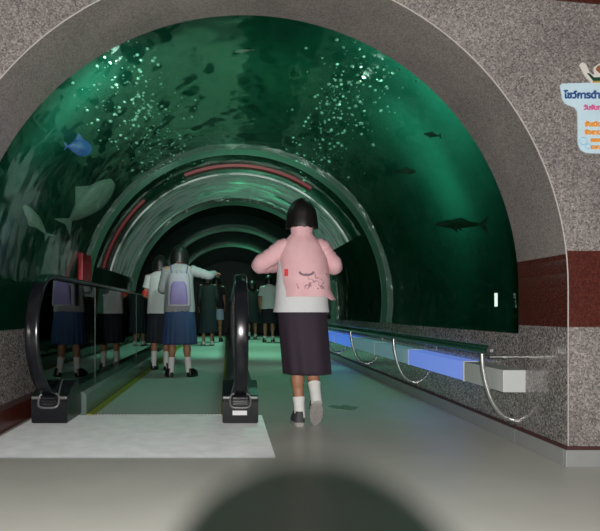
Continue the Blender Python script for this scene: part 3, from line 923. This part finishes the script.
lv = [(.852, .026, -.012, .176, .150), (.90, .022, -.010, .170, .145), (1.0, .014, -.008, .165, .135), (1.10, .006, -.004, .165, .125), (1.17, 0, -.002, .150, .108), (1.20, 0, -.003, .138, .098), (1.235, 0, -.005, .105, .080), (1.27, 0, -.006, .072, .066), (1.315, 0, -.004, .074, .07)]
rg = torso_rings(lv, 56, .008, 3)
for p in rg[0]:
    if p.x > .15 and p.y < 0: p.x += .022; p.z -= .022
loft(bm, rg, False, False)
for q in 'LR':
    a, e, w_ = PG['sh'+q], PG['el'+q], PG['wr'+q]
    ps = [a+Vector((.04 if q == 'L' else -.04, 0, .01)), a, a.lerp(e, .5), e+(e-w_).normalized()*.01, e.lerp(w_, .45), e.lerp(w_, .9)]
    sp = spline(ps, 6)
    rs = [.045, .060, .060, .056, .050, .040]; rr = []
    for i in range(len(sp)):
        x = i/(len(sp)-1)*(len(rs)-1); k0 = min(int(x), len(rs)-2); rr.append(rs[k0]+(rs[k0+1]-rs[k0])*(x-k0)+.003*math.sin(i*2.1))
    tube(bm, sp, rr, 20)
jk = build('jacket', bm, PINKM, girl, local=True, smooth=True)
bm = bmesh.new(); box(bm, -.128, -.104, -.138, -.128, .985, 1.03, .004)
build('red_tag', bm, mat('red_cloth', (.6, .02, .03), .7), jk, local=True)
bm = bmesh.new()
lp = [Vector((.012+.045*math.cos(PI+PI*k/10), -.150, 1.012+.022*math.sin(PI+PI*k/10))) for k in range(11)]
tube(bm, lp, .007, 8)
build('print_arc', bm, mat('grey_print', (.22, .15, .19), .7), jk, local=True)

# --- students on the walkway
BLUE_SK = mat('blue_school_skirt', (.022, .052, .13), .8, var=.12)
GREYSW = mat('grey_sweater', (.30, .32, .33), .85, var=.12, vscale=30)
PURP = mat('purple_pack', (.20, .16, .36), .6, var=.15); GREYPK = mat('grey_pack', (.33, .32, .38), .6)
NAVYSK = mat('black_navy_skirt', (.008, .010, .018), .85); DARKTOP = mat('black_top', (.012, .014, .016), .8)
TOP = [(.742, 0, 0, .180, .125), (.80, 0, 0, .178, .122), (.95, 0, 0, .165, .115), (1.10, 0, 0, .160, .108), (1.21, 0, 0, .162, .090), (1.25, 0, -.003, .150, .080), (1.275, 0, -.005, .105, .068), (1.295, 0, -.005, .064, .060)]
g2, P2 = person((-.555, 6.85, .010), 1.50, 'schoolgirl in blue skirt and grey sweater with purple backpack on the walkway',
    dict(elR=(.34, .02, 1.16), wrR=(.42, .20, 1.20), hdR=(.2, 1, 0), pnR=(0, 0, -1), elL=(-.20, .06, 1.0), wrL=(-.10, .22, 1.06), hdL=(.6, .6, .2), pnL=(0, -1, 0),
         anL=(-.095, 0, .085), anR=(.105, -.01, .085), heelL=(-.098, -.04, 0), heelR=(.108, -.05, 0), ftL=(-.25, 1, 0), ftR=(.45, 1, 0)), R(3),
    top=dict(m=GREYSW, rings=TOP, sleeve=1.85, name='sweater'),
    bottom=dict(m=BLUE_SK, z=(.375, .77), waist=(0, .165, .115), hem=(0, .20, .165), pleats=18, amp=.06), sock=(SOCK, .14))
def backpack(root, m1, m2):
    bm = bmesh.new(); rings = []
    for q in range(11):
        u = q/10; z = .81+.36*u
        w_ = .135*(1-.12*u-.45*max(0, u-.8)); d = .075*(1-.2*u-.5*max(0, u-.85))
        rings.append([Vector((math.copysign(abs(math.cos(t))**.6, math.cos(t))*w_, -.165+math.copysign(abs(math.sin(t))**.6, math.sin(t))*d, z)) for t in [2*PI*k/28 for k in range(28)]])
    loft(bm, rings)
    p = build('backpack', bm, m2, root, local=True, smooth=True)
    bm = bmesh.new(); rings = []
    for q in range(9):
        u = q/8; z = .83+.25*u
        w_ = .098*(1-.25*max(0, u-.3))*(1-.6*max(0, u-.85)/.15*.5); d = .03*math.sin(PI*(.15+.7*u))
        rings.append([Vector((math.copysign(abs(math.cos(t))**.6, math.cos(t))*w_, -.238+math.copysign(abs(math.sin(t))**.6, math.sin(t))*d, z)) for t in [2*PI*k/24 for k in range(24)]])
    loft(bm, rings)
    tag(build('front_pocket', bm, m1, p, local=True, smooth=True), 'purple front pocket')
    bm = bmesh.new(); tube(bm, spline([(-.03, -.17, 1.15), (-.02, -.19, 1.20), (.02, -.19, 1.20), (.03, -.17, 1.15)], 5), .006, 8)
    build('top_loop', bm, m2, p, local=True)
    for s in (-1, 1):
        bm = bmesh.new(); tube(bm, spline([(s*.08, -.11, 1.14), (s*.095, -.05, 1.262), (s*.10, .06, 1.235), (s*.11, .125, 1.10), (s*.125, .04, .90), (s*.11, -.11, .85)], 6), .016, 8, flat=.5)
        build('strap', bm, m1, p, local=True, smooth=True)
backpack(g2, PURP, GREYPK)
g3, P3 = person((-.865, 7.65, .010), 1.46, 'student in white shirt with red armband and black skirt left of the backpack girl',
    dict(elL=(-.20, -.03, .985), wrL=(-.11, .12, .90), hdL=(.6, .7, 0), pnL=(1, -.3, 0)), R(-12),
    top=dict(m=WHITE, rings=TOP, sleeve=.62), bottom=dict(m=NAVYSK, z=(.36, .77), waist=(0, .155, .112), hem=(0, .185, .155)), sock=(SOCK, .16))
bm = bmesh.new(); a, b = P3['elL'].lerp(P3['shL'], .22), P3['elL'].lerp(P3['shL'], -.02); tube(bm, [a, b], [.045, .044], 16)
build('armband', bm, mat('red_band', (.55, .03, .02), .6), g3, local=True, smooth=True)
person((-.44, 13.0, .010), 1.58, 'dark figure in black top and long black skirt far along the walkway', None, R(6),
    top=dict(m=DARKTOP, rings=TOP, sleeve=1.8), bottom=dict(m=NAVYSK, z=(.26, .77), waist=(0, .16, .115), hem=(0, .20, .17)), sock=None, shoes=(SOCK, BLACKSHOE, None), voxel=.011)
person((-.06 - .12 - .10, 14.6, .010), 1.62, 'far walkway rider in dark top and pale blue shorts', None, R(-5),
    top=dict(m=DARKTOP, rings=TOP, sleeve=.7), bottom=dict(kind='shorts', m=mat('pale_blue_shorts', (.45, .55, .75), .8, var=.25, vscale=6), z=(.50, .80)), voxel=.011)
# --- people farther along the passage
person((1.0, 14.7, 0), 1.64, 'far walker in white shirt and black skirt left of the girl in pink', dict(elL=(-.19, -.03, .97), wrL=(-.19, .06, .76)), 0,
    top=dict(m=WHITE, rings=TOP, sleeve=.75), bottom=dict(m=NAVYSK, z=(.42, .77), waist=(0, .16, .115), hem=(0, .195, .165)), sock=(SOCK, .05), voxel=.011)
person((.64, 16.0, 0), 1.58, 'far walker in black beside the right balustrade', dict(knL=(-.07, .12, .42), anL=(-.085, -.06, .13), heelL=(-.087, -.09, .06), ftL=(-.08, .8, -.35), upL=(0, .35, .8)), R(8),
    top=dict(m=DARKTOP, rings=TOP, sleeve=.6), bottom=dict(m=NAVYSK, z=(.42, .77), waist=(0, .16, .115), hem=(0, .19, .165)), sock=(SOCK, .05), voxel=.011)

# ------------------------------------------------------------------ the photographer's camera: its lens shades the flash on the floor
cam_t = empty('camera', (.012, -.17, .72), 'black hand-held camera with built-in flash facing the tunnel', 'camera')
bm = bmesh.new(); n = 40
lx, lz = .0145, .76
rg = []
for y, r in ((-.124, .0275), (-.012, .0275), (-.008, .027), (-.008, .024), (-.06, .022)):
    rg.append([Vector((lx+r*math.cos(2*PI*k/n), y, lz+r*math.sin(2*PI*k/n))) for k in range(n)])
loft(bm, rg)
build('lens_barrel', bm, M['black_plastic'], cam_t, smooth=False)
bm = bmesh.new(); box(bm, lx-.065, lx+.065, -.20, -.124, .715, .80, .008)
build('camera_body', bm, M['black_plastic'], cam_t)
bm = bmesh.new(); box(bm, -.03, .03, -.19, -.132, .80, .835, .006)
fh = build('flash_unit', bm, M['black_plastic'], cam_t)
bm = bmesh.new(); tube(bm, [(lx, -.165, 0), (lx, -.165, .716)], .012, 12)
build('monopod', bm, M['black_plastic'], cam_t)

# ------------------------------------------------------------------ lights
def light(name, kind, loc, energy, col, size=.1, rot=None, target=None, spot=None, blend=.5, sy=None):
    d = bpy.data.lights.new(name, kind); d.energy = energy; d.color = col
    if kind == 'AREA':
        d.size = size
        if sy: d.shape = 'RECTANGLE'; d.size_y = sy
    else: d.shadow_soft_size = size
    if kind == 'SPOT': d.spot_size = R(spot); d.spot_blend = blend
    o = bpy.data.objects.new(name, d); COL.objects.link(o); o.location = loc
    if target is not None: o.rotation_euler = (Vector(target)-Vector(loc)).to_track_quat('-Z', 'Y').to_euler()
    return o
light('flash_lamp', 'POINT', (0, -.122, .816), 540, (1, .955, .93), .0035)
light('fish_fill', 'SPOT', polar(118, 2.45, 4.6), 45, (.8, 1, .9), .05, target=polar(146, 2.1, 7.2), spot=60, blend=.8)  # unseen lamp added to brighten the pale fish on the left
light('glint_fill', 'POINT', polar(117, 2.25, 5.1), 5, (.7, 1, .9), .03)  # this and the next: unseen lamps added to make the beads sparkle
light('glint_fill', 'POINT', polar(60, 2.25, 5.3), 5, (.7, 1, .9), .03)
G = (.40, 1, .72)
def tank_lamp(a, r, y, e, sx, sy, col=(.6, 1, .88)):
    p = polar(a, r, y); light('tank_lamp', 'AREA', p, e, col, sx, target=polar(a, RT, y+.3), sy=sy)
tank_lamp(124, 2.75, 5.4, 17, .25, .9)
tank_lamp(128, 2.8, 7.6, 9, .3, 1.2)
tank_lamp(58, 2.75, 5.4, 12, .25, .8)
tank_lamp(48, 2.7, 6.6, 19, .4, 1.4)
tank_lamp(36, 2.7, 8.0, 12, .5, 1.6)
for y, e in ((6.2, 24), (8.8, 85), (12.0, 105), (15.5, 100)):
    light('overhead_lamp', 'SPOT', (AX+.4, y, 3.9), e*4, G, .25, target=(.5, y, 0), spot=80, blend=.8)

light('tunnel_fill', 'SPOT', (AX, 3.75, 2.35), 360, (.78, 1, .9), .12, target=(.25, 12, .3), spot=46, blend=.9)  # unseen fill added to brighten the far people and floor
W = bpy.data.worlds.new('hall'); S.world = W; W.use_nodes = True
bg = W.node_tree.nodes['Background']; bg.inputs[0].default_value = (.75, 1, .85, 1); bg.inputs[1].default_value = .05

# ------------------------------------------------------------------ camera and view
cd = bpy.data.cameras.new('view'); co = bpy.data.objects.new('view', cd); COL.objects.link(co)
co.location = (0, 0, .76); co.rotation_euler = (PI/2, 0, 0)
cd.sensor_fit = 'HORIZONTAL'; cd.sensor_width = 36; cd.lens = 36
cd.shift_x = (300-228)/600; cd.shift_y = (311-265.5)/600
cd.clip_start = .02
S.camera = co
S.view_settings.view_transform = 'Standard'; S.view_settings.look = 'None'
S.view_settings.exposure = 0; S.view_settings.gamma = 1; S.view_settings.use_curve_mapping = False
S.cycles.use_denoising = True
S.cycles.max_bounces = 8; S.cycles.transparent_max_bounces = 24
S.cycles.caustics_reflective = False; S.cycles.caustics_refractive = False
S.cycles.sample_clamp_indirect = 4
